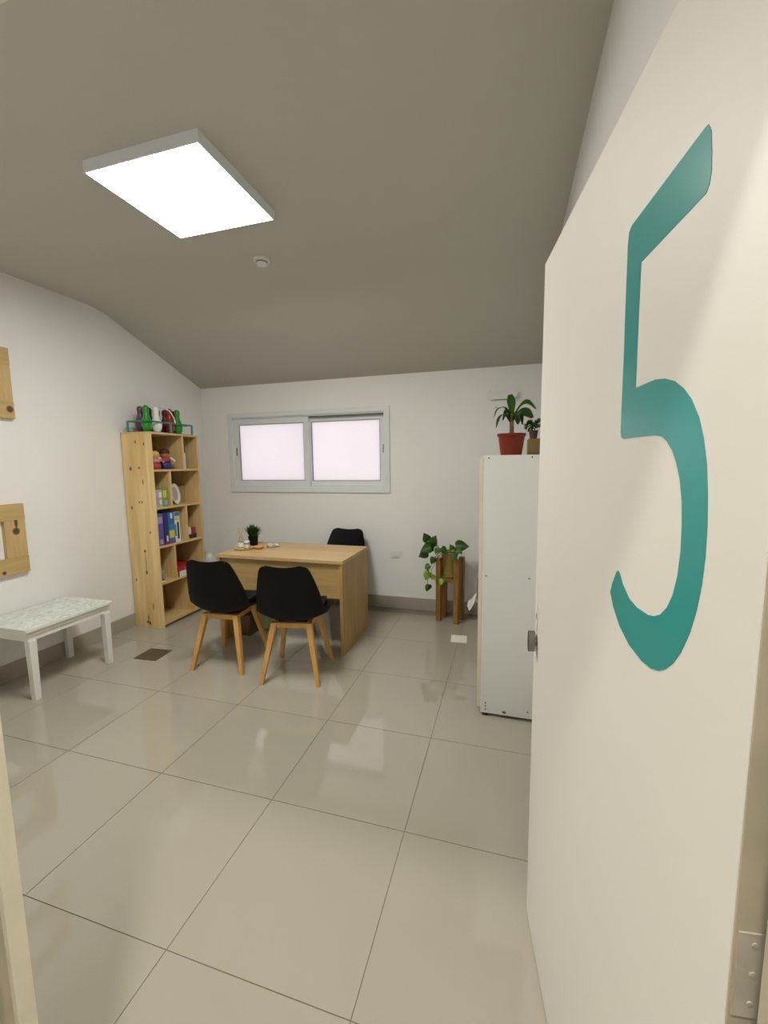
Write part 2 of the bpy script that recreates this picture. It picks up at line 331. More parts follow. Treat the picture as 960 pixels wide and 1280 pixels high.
obj('track_lip', B(-2.003, -1.189, .018, .030, 1.945, 1.962), M['gasket'], wn)

# wall fittings
so = tag(obj('wall_socket', B(-.055, .055, -.009, 0, -.034, .034), M['white'], bevel=.004), 'white double socket plate low on the back wall', 'socket'); so.location = (-1.077, YB, .558)
obj('socket_insert', B(-.034, .034, -.011, -.0085, -.022, .022), M['white'], so, bevel=.001, seg=1)
el = thing('emergency_light', 'slim white emergency light bar high on the back wall', 'lamp', (-.07, YB, 2.0))
bm = prism([(-.128 + .03, .022), (.128 - .03, .022), (.128, .045), (.128, .075), (.118, .095), (-.118, .095), (-.128, .075), (-.128, .045)], 1, -.055, 0)
obj('housing', bm, M['white'], el, bevel=.006, smooth='auto')
obj('lower_box', B(-.070, .09, -.028, 0, -.045, .018), M['white'], el, bevel=.003)
obj('indicator', lathe([(0, 0), (.006, 0), (.004, .004), (0, .005)], 12, c=(-.105, -.04, .096)), M['gasket'], el)
sd = thing('smoke_detector', 'small round white smoke detector on the ceiling', 'detector', (-1.545, 2.53, ZC))
obj('base', lathe([(0, 0), (.052, 0), (.052, -.012), (.046, -.016), (0, -.016)], 32), M['white'], sd, smooth='auto')
obj('sensor_cap', lathe([(0, -.0155), (.036, -.0155), (.036, -.030), (.028, -.038), (0, -.040)], 32), M['white'], sd, smooth='auto')
obj('vent_slot', lathe([(.0365, -.019), (.0368, -.019), (.0368, -.026), (.0365, -.026)], 32), M['gasket'], sd)
pn = thing('ceiling_light', 'square white led panel glowing on the ceiling', 'lamp', (-1.485, 1.81, ZC))
obj('frame', ring(-.300, .292, -.283, .283, .007, 0, 1), M['lightframe'], pn)
f = pn.children[0]
for v in f.data.vertices: v.co = (v.co.x, v.co.z, -.048 + .048 * v.co.y)
f.data.flip_normals()
obj('diffuser', B(-.2935, .2855, -.2765, .2765, -.0475, -.030), M['diffuser'], pn)

# ================================================================== FURNITURE
# bookcase: local x 0..0.315 depth from wall, y 0..0.585 width
bk = thing('bookcase', 'tall pine bookcase with staggered open compartments against the left wall', 'bookcase', (-3.287, 2.955, 0))
BD, BW, BH, BT = .317, .585, 1.765, .018
K = [(.17, 0, .711, .012, 1.2), (.172, 0, .515, .012, 1.6), (.1715, 0, .61, .0035, 30), (.149, 0, 1.151, .008, 1.3), (.180, 0, 1.151, .008, 1.3), (.245, 0, .881, .009, 1.2), (.14, 0, .05, .013, 1.0), (.165, 0, .040, .012, 1.5), (.152, 0, .09, .006, 6), (.215, 0, .20, .005, 8), (.08, 0, 1.448, .012, 1.5), (.176, 0, 1.454, .009, 1.3), (.155, 0, 1.68, .008, 2), (.245, 0, 1.66, .007, 2), (.205, 0, 1.33, .006, 4), (.045, 0, .44, .008, 2), (.06, 0, 1.10, .010, 1.6)]
M['pine_side'] = wood('pine_side_board', (0.80, 0.60, 0.29), (0.60, 0.40, 0.155), axis=2, fine=26, along=1.6, knots=K, rings=.6)
obj('side_panel', B(0, BD, 0, BT, 0, BH - BT), M['pine_side'], bk, bevel=.001, seg=1)
obj('side_panel', B(0, BD, BW - BT, BW, 0, BH - BT), M['pine_z'], bk, bevel=.001, seg=1)
obj('top_board', B(0, BD, 0, BW, BH - BT, BH), M['pine_x'], bk, bevel=.001, seg=1)
obj('back_panel', B(0, .006, BT, BW - BT, .02, BH - BT), M['pine_shaded'], bk)
SH = [.030, .400, .735, 1.085, 1.420]
for z in SH: obj('shelf', B(.006, BD - .002, BT, BW - BT, z, z + BT), M['pine_x'], bk, bevel=.001, seg=1)
obj('plinth', B(.02, BD - .03, BT, BW - BT, 0, .03), M['pine_shaded'], bk)
for i, y in enumerate((.378, .200, .378, .205, .385)):
    z0 = SH[i] + BT; z1 = (SH[i + 1] if i < 4 else BH - BT)
    obj('divider', B(.006, BD - .004, y - .009, y + .009, z0, z1), M['pine_z'], bk, bevel=.001, seg=1)
BX, BY = -3.287, 2.955
def on_shelf(i, x, y): return (BX + x, BY + y, SH[i] + BT + .0008)

# desk
DKX0, DKX1, DKY0, DKY1, DKH = -2.292, -1.186, 2.875, 3.455, .742
dk = thing('desk', 'light oak laminate desk with panel legs in front of the window', 'desk', (DKX0, DKY0, 0))
LX, LY = DKX1 - DKX0, DKY1 - DKY0
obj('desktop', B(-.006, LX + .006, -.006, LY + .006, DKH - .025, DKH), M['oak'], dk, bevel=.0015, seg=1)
obj('leg_panel', B(0, .025, .0, LY, 0, DKH - .025), M['oak_v_shaded'], dk, bevel=.001, seg=1)
obj('leg_panel', B(LX - .025, LX, 0, LY, 0, DKH - .025), M['oak_v_shaded'], dk, bevel=.001, seg=1)
obj('modesty_panel', B(.025, LX - .025, .02, .038, .440, DKH - .025), M['oak_front_shaded'], dk, bevel=.001, seg=1)

# chairs ------------------------------------------------------------
def smoothstep(t): return t * t * (3 - 2 * t)
def spline(pts, t):
    n = len(pts) - 1; x = max(0, min(n - 1e-6, t * n)); i = int(x); f = x - i
    p0, p1, p2, p3 = pts[max(i - 1, 0)], pts[i], pts[i + 1], pts[min(i + 2, n)]
    return [0.5 * (2 * b + (c - a) * f + (2 * a - 5 * b + 4 * c - d) * f * f + (3 * b - a - 3 * c + d) * f ** 3) for a, b, c, d in zip(p0, p1, p2, p3)]
# profile (y forward, z, half width, edge lift)
PROF = [(.235, .432, .172, .0), (.215, .447, .208, .008), (.12, .440, .234, .030), (.0, .421, .243, .050), (-.10, .412, .244, .062), (-.168, .437, .241, .066), (-.203, .52, .231, .062), (-.224, .62, .213, .050), (-.244, .72, .188, .034), (-.258, .795, .166, .022), (-.264, .824, .146, .016)]
def shell_grid(off=0.0, t0=0.0, t1=1.0, wk=1.0, nu=20, nt=40, thick=.009):
    bm = bmesh.new(); F, Bk = [], []
    def pt(t, u, o):
        y, z, hw, e = spline(PROF, t); y2, z2, _, _ = spline(PROF, min(1, t + .01)); y1, z1, _, _ = spline(PROF, max(0, t - .01))
        ty, tz = y2 - y1, z2 - z1; l = math.hypot(ty, tz); ny, nz = tz / l, -ty / l      # towards the sitter: forward on the back, up on the seat
        lift = e * abs(u) ** 2.2
        top = max(0, (t - .80) / .20); dip = .010 * top * (1 - (abs(u) / .75) ** 2 if abs(u) < .75 else (abs(u) - .75) * 5.0)
        return Vector((hw * wk * u, y + ny * (lift + o), z + nz * (lift + o) - dip))
    for i in range(nt + 1):
        t = t0 + (t1 - t0) * i / nt; fr, br = [], []
        for j in range(nu + 1):
            u = -1 + 2 * j / nu; u = math.sin(u * math.pi / 2) * .35 + u * .65
            fr.append(bm.verts.new(pt(t, u, off + thick))); br.append(bm.verts.new(pt(t, u, off)))
        F.append(fr); Bk.append(br)
    for i in range(nt):
        for j in range(nu):
            bm.faces.new((F[i][j], F[i][j + 1], F[i + 1][j + 1], F[i + 1][j])); bm.faces.new((Bk[i][j + 1], Bk[i][j], Bk[i + 1][j], Bk[i + 1][j + 1]))
    for i in range(nt):
        bm.faces.new((F[i][0], F[i + 1][0], Bk[i + 1][0], Bk[i][0])); bm.faces.new((F[i + 1][nu], F[i][nu], Bk[i][nu], Bk[i + 1][nu]))
    for j in range(nu):
        bm.faces.new((F[0][j + 1], F[0][j], Bk[0][j], Bk[0][j + 1])); bm.faces.new((F[nt][j], F[nt][j + 1], Bk[nt][j + 1], Bk[nt][j]))
    return bm
CG = 'black padded shell chairs around the desk'
ch = thing('desk_chair', 'black shell chair with beech legs, seen from behind, nearer the bookcase', 'chair', group=CG)
obj('shell', shell_grid(), M['black'], ch, smooth='auto')
obj('cushion', shell_grid(.0088, .05, .48, .80, 14, 22, .022), M['leather'], ch, smooth='auto')
for sx in (-1, 1):
    for sy in (-1, 1):
        obj('leg', frustum_bar((sx * .195, sy * .205, 0), (sx * .120, sy * .115, .402), .0125, .0195), M['beech'], ch, bevel=.004)
parts('cross_rail', ((-.105, .105, -.126, -.104, .366, .400), (-.105, .105, .104, .126, .366, .400)), M['beech'], ch, bevel=.003)
parts('side_rail', ((-.13, -.108, -.10, .10, .370, .400), (.108, .13, -.10, .10, .370, .400)), M['beech'], ch, bevel=.003)
obj('mount', B(-.10, .10, -.09, .09, .396, .416), M['black'], ch, bevel=.003)
ch.location = (-1.985, 2.600, 0); ch.rotation_euler = (0, 0, R(5))
c2 = copy_tree(ch); c2.location = (-1.415, 2.575, 0); c2.rotation_euler = (0, 0, R(11))
c2['label'] = 'black shell chair with beech legs, seen from behind, nearer the open door'
c3 = copy_tree(ch); c3.location = (-1.545, 3.655, 0); c3.rotation_euler = (0, 0, R(178))
c3['label'] = 'black shell chair behind the desk below the window, only its back top showing'

# side table ----------------------------------------------------------
st = thing('side_table', 'low white side table with a mottled pale green top by the left wall', 'table', (-2.825, 1.76, 0))
def mottled():
    mt, nt, b = nodes('mottled_tabletop'); N, L = nt.nodes.new, nt.links.new
    tc = N('ShaderNodeTexCoord'); mp = N('ShaderNodeMapping'); mp.inputs['Scale'].default_value = (26, 15, 1); L(tc.outputs['Object'], mp.inputs['Vector'])
    nz = N('ShaderNodeTexNoise'); nz.inputs['Scale'].default_value = 1.3; nz.inputs['Detail'].default_value = 7; nz.inputs['Distortion'].default_value = 1.5
    L(mp.outputs['Vector'], nz.inputs['Vector']); rp = N('ShaderNodeValToRGB'); e = rp.color_ramp.elements
    e[0].position = .36; e[0].color = (.44, .51, .45, 1); e[1].position = .60; e[1].color = (.74, .76, .71, 1)
    n = e.new(.48); n.color = (.63, .67, .62, 1)
    L(nz.outputs['Fac'], rp.inputs['Fac']); L(rp.outputs['Color'], b.inputs['Base Color']); b.inputs['Roughness'].default_value = .3; return mt
M['mottled'] = mottled()
obj('tabletop', B(-.455, 0, 0, .59, .452, .470), M['whitewood'], st, bevel=.002)
obj('top_print', B(-.445, -.010, .010, .58, .4700, .4708), M['mottled'], st)
parts('apron', ((-.432, -.023, .018, .036, .388, .452), (-.432, -.023, .554, .572, .388, .452), (-.432, -.414, .036, .554, .388, .452), (-.041, -.023, .036, .554, .388, .452)), M['whitewood'], st, bevel=.002, seg=2)
parts('moulding', ((-.442, -.013, .008, .018, .425, .452), (-.442, -.013, .572, .582, .425, .452), (-.442, -.432, .018, .572, .425, .452), (-.023, -.013, .018, .572, .425, .452)), M['whitewood'], st, bevel=.002)
for x in (-.435, -.040):
    for y in (.018, .530):
        obj('leg', frustum_bar((x + .0 + .005, y + .022, 0), (x + .005, y + .022, .388), .018, .022), M['whitewood'], st, bevel=.003)

# pine wall frames ------------------------------------------------------
def wall_frame(y1, z0, z1, label, knots_s, knots_b):
    S = z1 - z0; t = thing('pine_wall_frame', label, 'frame', (XL, y1, z0), group='square pine frames on the left wall')
    ms = wood('pine_stile', (0.58, 0.42, 0.19), (0.46, 0.30, 0.12), axis=2, fine=34, along=2, knots=knots_s); mb = wood('pine_rail', (0.54, 0.39, 0.17), (0.43, 0.285, 0.11), axis=1, fine=34, along=2, knots=knots_b)
    b = .112
    obj('board', B(.0, .034, -S, 0, S - b, S), mb, t, bevel=.002); obj('board', B(.0, .034, -S, 0, 0, b), mb, t, bevel=.002)
    obj('board', B(0, .032, -.130, -.001, b + .001, S - b - .001), ms, t, bevel=.002); obj('board', B(0, .032, -S + .001, -S + .130, b + .001, S - b - .001), ms, t, bevel=.002)
    return t
wall_frame(2.118, 1.803, 2.272, 'upper square pine frame on the left wall', [], [(.034, -.028, .062, .024, .9)])
wall_frame(2.108, .736, 1.220, 'lower square pine frame on the left wall above the side table', [(.032, -.062, .295, .023, 1.1), (.032, -.058, .36, .011, 4)], [(.034, -.162, .022, .013, 1.0)])

# cabinet ----------------------------------------------------------------
cb = thing('white_cabinet', 'tall white melamine cabinet half hidden behind the open door', 'cabinet', (-.133, 2.37, 0))
CD, CWY, CH = .372, .80, 1.503
obj('side_panel', B(0, CD, 0, .016, .018, CH - .002), M['melamine'], cb, bevel=.001, seg=1)
obj('side_panel', B(0, CD, CWY - .016, CWY, .018, CH - .002), M['melamine'], cb, bevel=.001, seg=1)
obj('top_panel', B(0, CD, .016, CWY - .016, CH - .018, CH - .001), M['melamine'], cb)
obj('bottom_panel', B(0, CD, .016, CWY - .016, .03, .046), M['melamine'], cb)
obj('back_panel', B(CD - .004, CD, .016, CWY - .016, .046, CH - .018), M['melamine'], cb)
obj('shelf', B(.01, CD - .004, .016, CWY - .016, .74, .756), M['melamine'], cb)
for y0, y1, hy in ((.002, .398, .36), (.402, .798, .44)):
    d = obj('door', B(-.020, -.001, y0, y1, .05, CH - .012), [M['cream_edge']], cb, bevel=.001, seg=1)
    obj('handle', tube([(-.020, hy, .56), (-.045, hy, .58), (-.045, hy, .72), (-.020, hy, .74)], .006, 8), M['steel'], d, smooth='auto')
for x, y in ((.012, .02), (CD - .05, .02), (.012, CWY - .05), (CD - .05, CWY - .05)):
    obj('foot', B(x, x + .032, y - .018, y + .02, 0, .018), M['dark'], cb)
for x, z in ((.028, 1.487), (.250, 1.489), (.022, .832), (.252, .832), (.030, .078), (.030, .060), (.030, .040), (.262, .058)):
    s = obj('screw_cap', lathe([(0, 0), (.0042, 0), (.0042, .0008), (0, .001)], 10), M['dark'], cb); s.rotation_euler = (math.pi / 2, 0, 0); s.location = (x, -.0001, z)
s = obj('smudge', lathe([(0, 0), (.012, 0), (.011, .0006), (0, .0008)], 14), M['card'], cb); s.rotation_euler = (math.pi / 2, 0, 0); s.location = (.135, -.0001, .036); s.scale = (1, .7, 1)
s['label'] = 'small beige scuff near the foot'
# cloth hanging from the handle
bm = bmesh.new()
n = 10
vs = []
for i in range(n + 1):
    row = []
    for j in range(9):
        a = j / 8; zz = .625 - .09 * (i / n); wv = .012 * math.sin(a * 9 + i * .4) * (.3 + i / n)
        row.append(bm.verts.new((-.046 - .006 - .065 * (i / n) * (1 - abs(a - .5) * 1.2) + wv * .5, .34 + (a - .5) * (.05 + .10 * i / n), zz - .02 * math.sin(a * 6.0) * i / n)))
    vs.append(row)
for i in range(n):
    for j in range(8): bm.faces.new((vs[i][j], vs[i][j + 1], vs[i + 1][j + 1], vs[i + 1][j]))
bmesh.ops.solidify(bm, geom=bm.faces[:], thickness=.003)
cl = tag(obj('hanging_cloth', bm, M['paper'], smooth=True), 'white cloth hanging at the hidden front of the white cabinet', 'cloth'); cl.location = (-.133, 2.37, 0)

# ================================================================== PLANTS
def strap_leaf(pts, widths, mat, parent, name='leaf', fold=.25, side=None, sub=4):
    """arching strap leaf along pts; folded along its midrib"""
    P = []; W = []; n = len(pts) - 1
    for k in range(n * sub + 1):
        t = k / (n * sub); P.append(Vector(spline([tuple(p) for p in pts], t))); W.append(spline([(a,) for a in widths], t)[0])
    bm = bmesh.new(); rows = []
    for k, p in enumerate(P):
        t = (P[min(k + 1, len(P) - 1)] - P[max(k - 1, 0)]).normalized()
        a = side.normalized() if side else t.cross(Vector((0, 0, 1)))
        if a.length < .05: a = Vector((1, 0, 0))
        a = (a - t * a.dot(t)).normalized(); nn = a.cross(t).normalized(); w_ = max(W[k], .0006)
        rows.append([bm.verts.new(p - a * w_ + nn * w_ * fold), bm.verts.new(p - a * w_ * .5 + nn * w_ * fold * .35), bm.verts.new(p), bm.verts.new(p + a * w_ * .5 + nn * w_ * fold * .35), bm.verts.new(p + a * w_ + nn * w_ * fold)])
    for r0, r1 in zip(rows, rows[1:]):
        for j in range(4): bm.faces.new((r0[j], r0[j + 1], r1[j + 1], r1[j]))
    bmesh.ops.solidify(bm, geom=bm.faces[:], thickness=.0012)
    return obj(name, bm, mat, parent, smooth=True)

# red pot with a corn plant on the cabinet
PX, PY, CT = .010, 2.535, 1.502
rp_ = thing('potted_corn_plant', 'corn plant with drooping strap leaves in a red plastic pot on the white cabinet', 'plant', (PX, PY, CT))
obj('pot', lathe([(0, 0), (.056, 0), (.058, .004), (.073, .108), (.079, .108), (.080, .122), (.074, .122), (.071, .108), (.068, .10), (0, .10)], 36), M['terracotta'], rp_, smooth='auto')
obj('soil', lathe([(0, .104), (.04, .106), (.0695, .102), (.0695, .1005), (0, .1005)], 24), M['soil'], rp_, smooth=True)
obj('trunk', tube([(0, 0, .10), (.001, 0, .15), (.0, 0, .20), (-.002, 0, .235)], [.014, .0125, .012, .010], 12), M['trunk'], rp_, smooth=True)
LV = [([(-.002, 0, .20), (-.001, -.01, .25), (-.006, -.012, .30), (-.012, -.014, .338)], [.008, .014, .024, .012], 'leaf_mid', (1, .2, 0)),
      ([(-.004, 0, .19), (-.035, -.03, .262), (-.075, -.05, .255), (-.096, -.06, .21)], [.006, .010, .014, .003], 'leaf', None),
      ([(-.004, 0, .18), (-.035, -.05, .225), (-.066, -.075, .205), (-.082, -.09, .15)], [.006, .012, .014, .003], 'leaf', None),
      ([(.004, 0, .20), (.045, -.01, .245), (.080, -.015, .240), (.112, -.02, .205)], [.007, .016, .030, .010], 'leaf', (0, .5, 1)),
      ([(.004, .0, .21), (.045, .03, .282), (.090, .05, .305), (.132, .06, .262)], [.006, .007, .018, .006], 'leaf_mid', (0, .6, 1)),
      ([(.003, -.004, .19), (.022, -.05, .215), (.030, -.075, .190), (.032, -.09, .165)], [.007, .015, .016, .004], 'leaf', None),
      ([(.0, .004, .20), (-.012, .05, .26), (-.03, .09, .26), (-.05, .12, .21)], [.007, .012, .015, .004], 'leaf', None),
      ([(.002, .004, .20), (.03, .05, .25), (.05, .09, .24), (.06, .11, .18)], [.007, .013, .015, .004], 'leaf', None)]
for pts, wd, mt, sd_ in LV: strap_leaf(pts, wd, M[mt], rp_, side=Vector(sd_) if sd_ else None)

cbx = thing('cardboard_box', 'small brown cardboard box on the white cabinet beside the red pot', 'box', (.108, 2.70, CT))
obj('carton', B(0, .125, 0, .19, 0, .098), M['card'], cbx, bevel=.001, seg=1)
parts('flap', ((.001, .062, .001, .189, .098, .1005), (.063, .124, .001, .189, .098, .1005)), M['card'], cbx)
su = thing('potted_succulent', 'tiny bushy succulent in a dark pot on the cardboard box', 'plant', (.138, 2.74, CT + .1006))
obj('pot', lathe([(0, 0), (.020, 0), (.026, .044), (.028, .044), (.028, .050), (.023, .050), (.021, .040), (0, .040)], 24), plain('dark_brown_pot', (.07, .035, .025), .6), su, smooth='auto')
obj('soil', lathe([(0, .043), (.0215, .041), (.0213, .0402), (0, .0402)], 16), M['soil'], su)
obj('stem', tube([(.004, 0, .04), (.012, 0, .07), (.020, 0, .085)], .0025, 6, tube([(-.004, 0, .04), (-.012, 0, .06), (-.018, 0, .075)], .0025, 6)), M['stem'], su)
bm = bmesh.new()
for k in range(240):
    c = Vector((-.022, 0, .078)) if k % 5 < 3 else Vector((.028, 0, .092))
    d = Vector((random.gauss(0, 1), random.gauss(0, 1), random.gauss(0.25, 1))).normalized(); r_ = .026 if k % 5 < 3 else .022
    p = c + d * r_ * random.uniform(.35, 1); a = d.orthogonal().normalized(); b_ = d.cross(a)
    l, w_ = .016, .0065
    v = [bm.verts.new(p - d * .002), bm.verts.new(p + d * l * .5 + a * w_), bm.verts.new(p + d * l), bm.verts.new(p + d * l * .5 - a * w_), bm.verts.new(p + d * l * .5 + b_ * .003)]
    bm.faces.new((v[0], v[1], v[4])); bm.faces.new((v[1], v[2], v[4])); bm.faces.new((v[2], v[3], v[4])); bm.faces.new((v[3], v[0], v[4])); bm.faces.new((v[0], v[3], v[2], v[1]))
fo = obj('foliage', bm, M['leaf'], su); fo['kind'] = 'stuff'

# plant stand with a trailing pothos
SX, SY, SA = -.500, 3.826, R(-15)
ps = thing('plant_stand', 'honey stained wooden plant stand with four square legs by the back wall', 'plant stand', (SX, SY, 0), SA)
for sx in (-1, 1):
    for sy in (-1, 1): obj('leg', B(sx * .086 - .0215, sx * .086 + .0215, sy * .066 - .0215, sy * .066 + .0215, 0, .60), M['honey'], ps, bevel=.002, seg=1)
obj('cross_bar', B(-.064, .064, -.016, .016, .372, .405), M['honey'], ps, bevel=.002, seg=1)
parts('cross_bar', ((-.014, .014, -.0435, -.0165, .372, .405), (-.014, .014, .0165, .0435, .372, .405)), M['honey'], ps, bevel=.002, seg=1)
parts('front_bar', ((-.0643, .0643, -.080, -.058, .385, .415), (-.0643, .0643, .058, .080, .385, .415)), M['honey'], ps, bevel=.002, seg=1)
po = thing('potted_pothos', 'trailing pothos in a round tan pot held by the plant stand', 'plant', (SX, SY, .4165))
obj('pot', lathe([(0, 0), (.056, 0), (.060, .004), (.0625, .190), (.074, .222), (.084, .224), (.086, .240), (.078, .240), (.070, .224), (.058, .205), (0, .203)], 36), plain('tan_pot', (.26, .18, .045), .5, var=.1), po, smooth='auto')
obj('soil', lathe([(0, .222), (.04, .224), (.066, .220), (.062, .212), (0, .2035)], 24), M['soil'], po, smooth=True)
def heart_leaf(c, direc, normal, size, mat):
    d = Vector(direc).normalized(); n_ = Vector(normal); n_ = (n_ - d * n_.dot(d)).normalized(); a = d.cross(n_)
    out = [(0, .0), (-.07, .18), (-.02, .36), (.16, .48), (.42, .46), (.66, .32), (.86, .14), (1.0, 0)]
    bm = bmesh.new(); mid = []; Lf = []; Rt = []
    for x, y in out:
        dr_ = -.12 * x * x
        mid.append(bm.verts.new(Vector(c) + (d * max(x, 0) + n_ * dr_) * size)); 
        Lf.append(bm.verts.new(Vector(c) + (d * x + a * y + n_ * (dr_ + .22 * y)) * size)); Rt.append(bm.verts.new(Vector(c) + (d * x - a * y + n_ * (dr_ + .22 * y)) * size))
    for i in range(len(out) - 1):
        for S in (Lf, Rt):
            try: bm.faces.new((mid[i], mid[i + 1], S[i + 1], S[i]))
            except ValueError: pass
    bmesh.ops.remove_doubles(bm, verts=bm.verts[:], dist=.0004)
    bmesh.ops.solidify(bm, geom=bm.faces[:], thickness=.0012)
    return obj('leaf', bm, mat, po, smooth=True)
# target points in world metres near y = 3.8, turned into the pot's frame
def loc(x, z, dy=0): return Vector((x - SX, (3.80 + dy) - SY, z - .4165))
PO = [(-.700, .755, -.03, (-.3, -.3, .75), (.2, -1, .2), .085, 'leaf'), (-.655, .725, -.05, (.3, -.2, .8), (-.2, -1, .25), .095, 'leaf'), (-.668, .700, -.07, (-.75, -.3, -.25), (0, -1, .5), .100, 'leaf'),
      (-.690, .722, -.02, (-.8, -.1, -.2), (.1, -.8, .6), .055, 'leaf'), (-.640, .700, -.06, (-.1, -.5, .3), (0, -.9, .5), .085, 'leaf'), (-.700, .650, -.06, (-.75, -.2, -.35), (.1, -1, .3), .088, 'leaf'),
      (-.640, .605, -.05, (-.25, -.3, -.6), (.3, -1, .2), .065, 'leaf'), (-.572, .700, -.06, (.5, -.2, -.35), (.3, -1, .5), .070, 'leaf'), (-.590, .690, -.08, (-.2, -.5, -.2), (0, -.8, .6), .070, 'leaf_mid'),
      (-.470, .695, -.08, (-.2, -.3, .6), (.4, -1, .2), .055, 'leaf_mid'), (-.445, .715, -.03, (1, -.2, .08), (.1, -.9, .5), .118, 'leaf'), (-.430, .690, -.07, (.9, -.4, -.45), (0, -.6, .8), .060, 'leaf_mid'),
      (-.455, .655, -.11, (.1, -.3, -.8), (.1, -1, .2), .055, 'leaf_mid'),
      (-.680, .535, -.06, (-.5, -.3, -.35), (0, -1, .3), .055, 'leaf_mid'), (-.690, .485, -.05, (-.5, -.3, -.2), (.2, -1, .2), .035, 'leaf_lime'), (-.690, .470, -.06, (-.3, -.2, -.8), (.3, -1, .2), .080, 'leaf_lime'),
      (-.655, .440, -.07, (.5, -.3, -.5), (-.2, -1, .3), .05, 'leaf_lime'), (-.560, .420, -.10, (-.1, -.3, -.5), (0, -1, .3), .055, 'leaf_lime'), (-.690, .350, -.05, (-.25, -.1, -1), (.8, -1, .1), .072, 'leaf_mid'), (-.545, .455, -.10, (.4, -.4, -.2), (0, -1, .4), .04, 'leaf_mid')]
rim = Vector((0, 0, .235))
bm = bmesh.new()
for x, z, dy, d, nrm, sz, mt in PO:
    p = loc(x, z, dy); heart_leaf(p, d, nrm, sz, M[mt])
    side = -1 if x < -.5 else 1
    if z > .6:
        q = Vector((.055 * side * min(1, abs(x - SX) / .1), -.02, .225)); mid_ = (q + p) / 2 + Vector((0, 0, .02)); tube([q, mid_, p], .0022, 5, bm)
for pts in ([(-.05, -.01, .225), (-.10, -.05, .235), (-.145, -.08, .16), (-.175, -.09, .09), (-.19, -.09, .04), (-.20, -.09, -.06)], [(-.05, -.02, .225), (-.10, -.07, .21), (-.14, -.10, .12), (-.16, -.11, .05), (-.10, -.125, .02), (-.06, -.13, .03)], [(-.05, 0, .225), (-.10, -.06, .20), (-.13, -.08, .20)]):
    tube([spline(pts, k / 14) for k in range(15)], .0022, 6, bm)
obj('vine', bm, M['stem'], po, smooth=True)

# ================================================================== DESK THINGS
tr = thing('tray', 'thin round wooden tray at the left end of the desk', 'tray', (-2.203, 3.12, DKH + .0004))
obj('dish', lathe([(0, 0), (.105, 0), (.118, .010), (.116, .013), (.102, .006), (0, .005)], 40), M['oak'], tr, smooth='auto'); tr.scale = (.74, .74, 1)
TZ = DKH + .0062
rd = thing('reed_diffuser', 'clear glass reed diffuser bottle with wooden sticks on the desk tray', 'bottle', (-2.232, 3.125, TZ))
M['clear'] = plain('clear_glass', (.92, .96, .93), .04, var=.0, trans=.92, ior=1.45)
obj('bottle', lathe([(0, 0), (.024, 0), (.026, .003), (.026, .062), (.022, .070), (.012, .076), (.012, .088), (.0105, .088), (.0105, .076), (.020, .068), (.0235, .06), (.0235, .005), (0, .004)], 28), M['clear'], rd, smooth='auto')
obj('label', lathe([(.0263, .014), (.0265, .014), (.0265, .050), (.0263, .050)], 28), plain('pale_label', (.70, .74, .66), .6, var=.2, scale=80), rd)
obj('collar', lathe([(0, .085), (.014, .085), (.014, .104), (0, .104)], 20), M['beech'], rd, smooth='auto')
for k in range(5):
    a = k * 1.256; obj('reed', tube([(.005 * math.cos(a), .005 * math.sin(a), .103), (.022 * math.cos(a), .022 * math.sin(a), .178)], .0016, 6), M['beech'], rd)
jr = thing('glass_jar', 'short clear glass jar with a pale label on the desk tray', 'jar', (-2.174, 3.122, TZ))
obj('jar_body', lathe([(0, 0), (.023, 0), (.025, .003), (.025, .045), (.022, .050), (.020, .050), (.0225, .044), (.0225, .005), (0, .004)], 24), M['clear'], jr, smooth='auto')
obj('label', lathe([(.0253, .008), (.0255, .008), (.0255, .038), (.0253, .038)], 24), plain('greenish_label', (.55, .60, .40), .6, var=.3, scale=90), jr)
obj('lid', lathe([(0, .0505), (.024, .0505), (.024, .063), (.021, .066), (0, .066)], 24), M['white'], jr, smooth='auto')
gp = thing('potted_grass', 'spiky green grass plant in a black pot on the desk', 'plant', (-2.205, 3.268, DKH + .0004))
obj('pot', lathe([(0, 0), (.034, 0), (.036, .003), (.045, .085), (.046, .088), (.042, .088), (.040, .078), (0, .078)], 32), plain('black_pot', (.004, .0035, .0035), .5, spec=.2), gp, smooth='auto')
obj('soil', lathe([(0, .081), (.0405, .0795), (.040, .0785), (0, .0785)], 20), M['soil'], gp)
bm = bmesh.new()
for k in range(420):
    a = random.uniform(0, 6.283); rr = random.uniform(0, .030); sp = random.uniform(.1, 1.0); h = random.uniform(.06, .125) * (1.1 - .35 * sp)
    b0 = Vector((rr * math.cos(a), rr * math.sin(a), .079)); tip = b0 + Vector((math.cos(a) * .088 * sp, math.sin(a) * .088 * sp, h)); md = (b0 + tip) / 2 + Vector((0, 0, .014)) - Vector((math.cos(a), math.sin(a), 0)) * .008 * sp
    sd_ = Vector((-math.sin(a), math.cos(a), 0)) * .0034
    v = [bm.verts.new(b0 - sd_), bm.verts.new(b0 + sd_), bm.verts.new(md + sd_), bm.verts.new(md - sd_), bm.verts.new(tip)]
    bm.faces.new((v[0], v[1], v[2], v[3])); bm.faces.new((v[3], v[2], v[4]))
for a, l in ((-.35, .10), (.2, .085)):
    b0 = Vector((.03, 0, .08)); tip = b0 + Vector((math.cos(a) * l, math.sin(a) * l, .06)); sd_ = Vector((-math.sin(a), math.cos(a), 0)) * .006
    md = (b0 + tip) / 2 + Vector((0, 0, .006)); v = [bm.verts.new(b0 - sd_), bm.verts.new(b0 + sd_), bm.verts.new(md + sd_), bm.verts.new(md - sd_), bm.verts.new(tip)]
    bm.faces.new((v[0], v[1], v[2], v[3])); bm.faces.new((v[3], v[2], v[4]))
obj('foliage', bm, M['leaf'], gp)['kind'] = 'stuff'
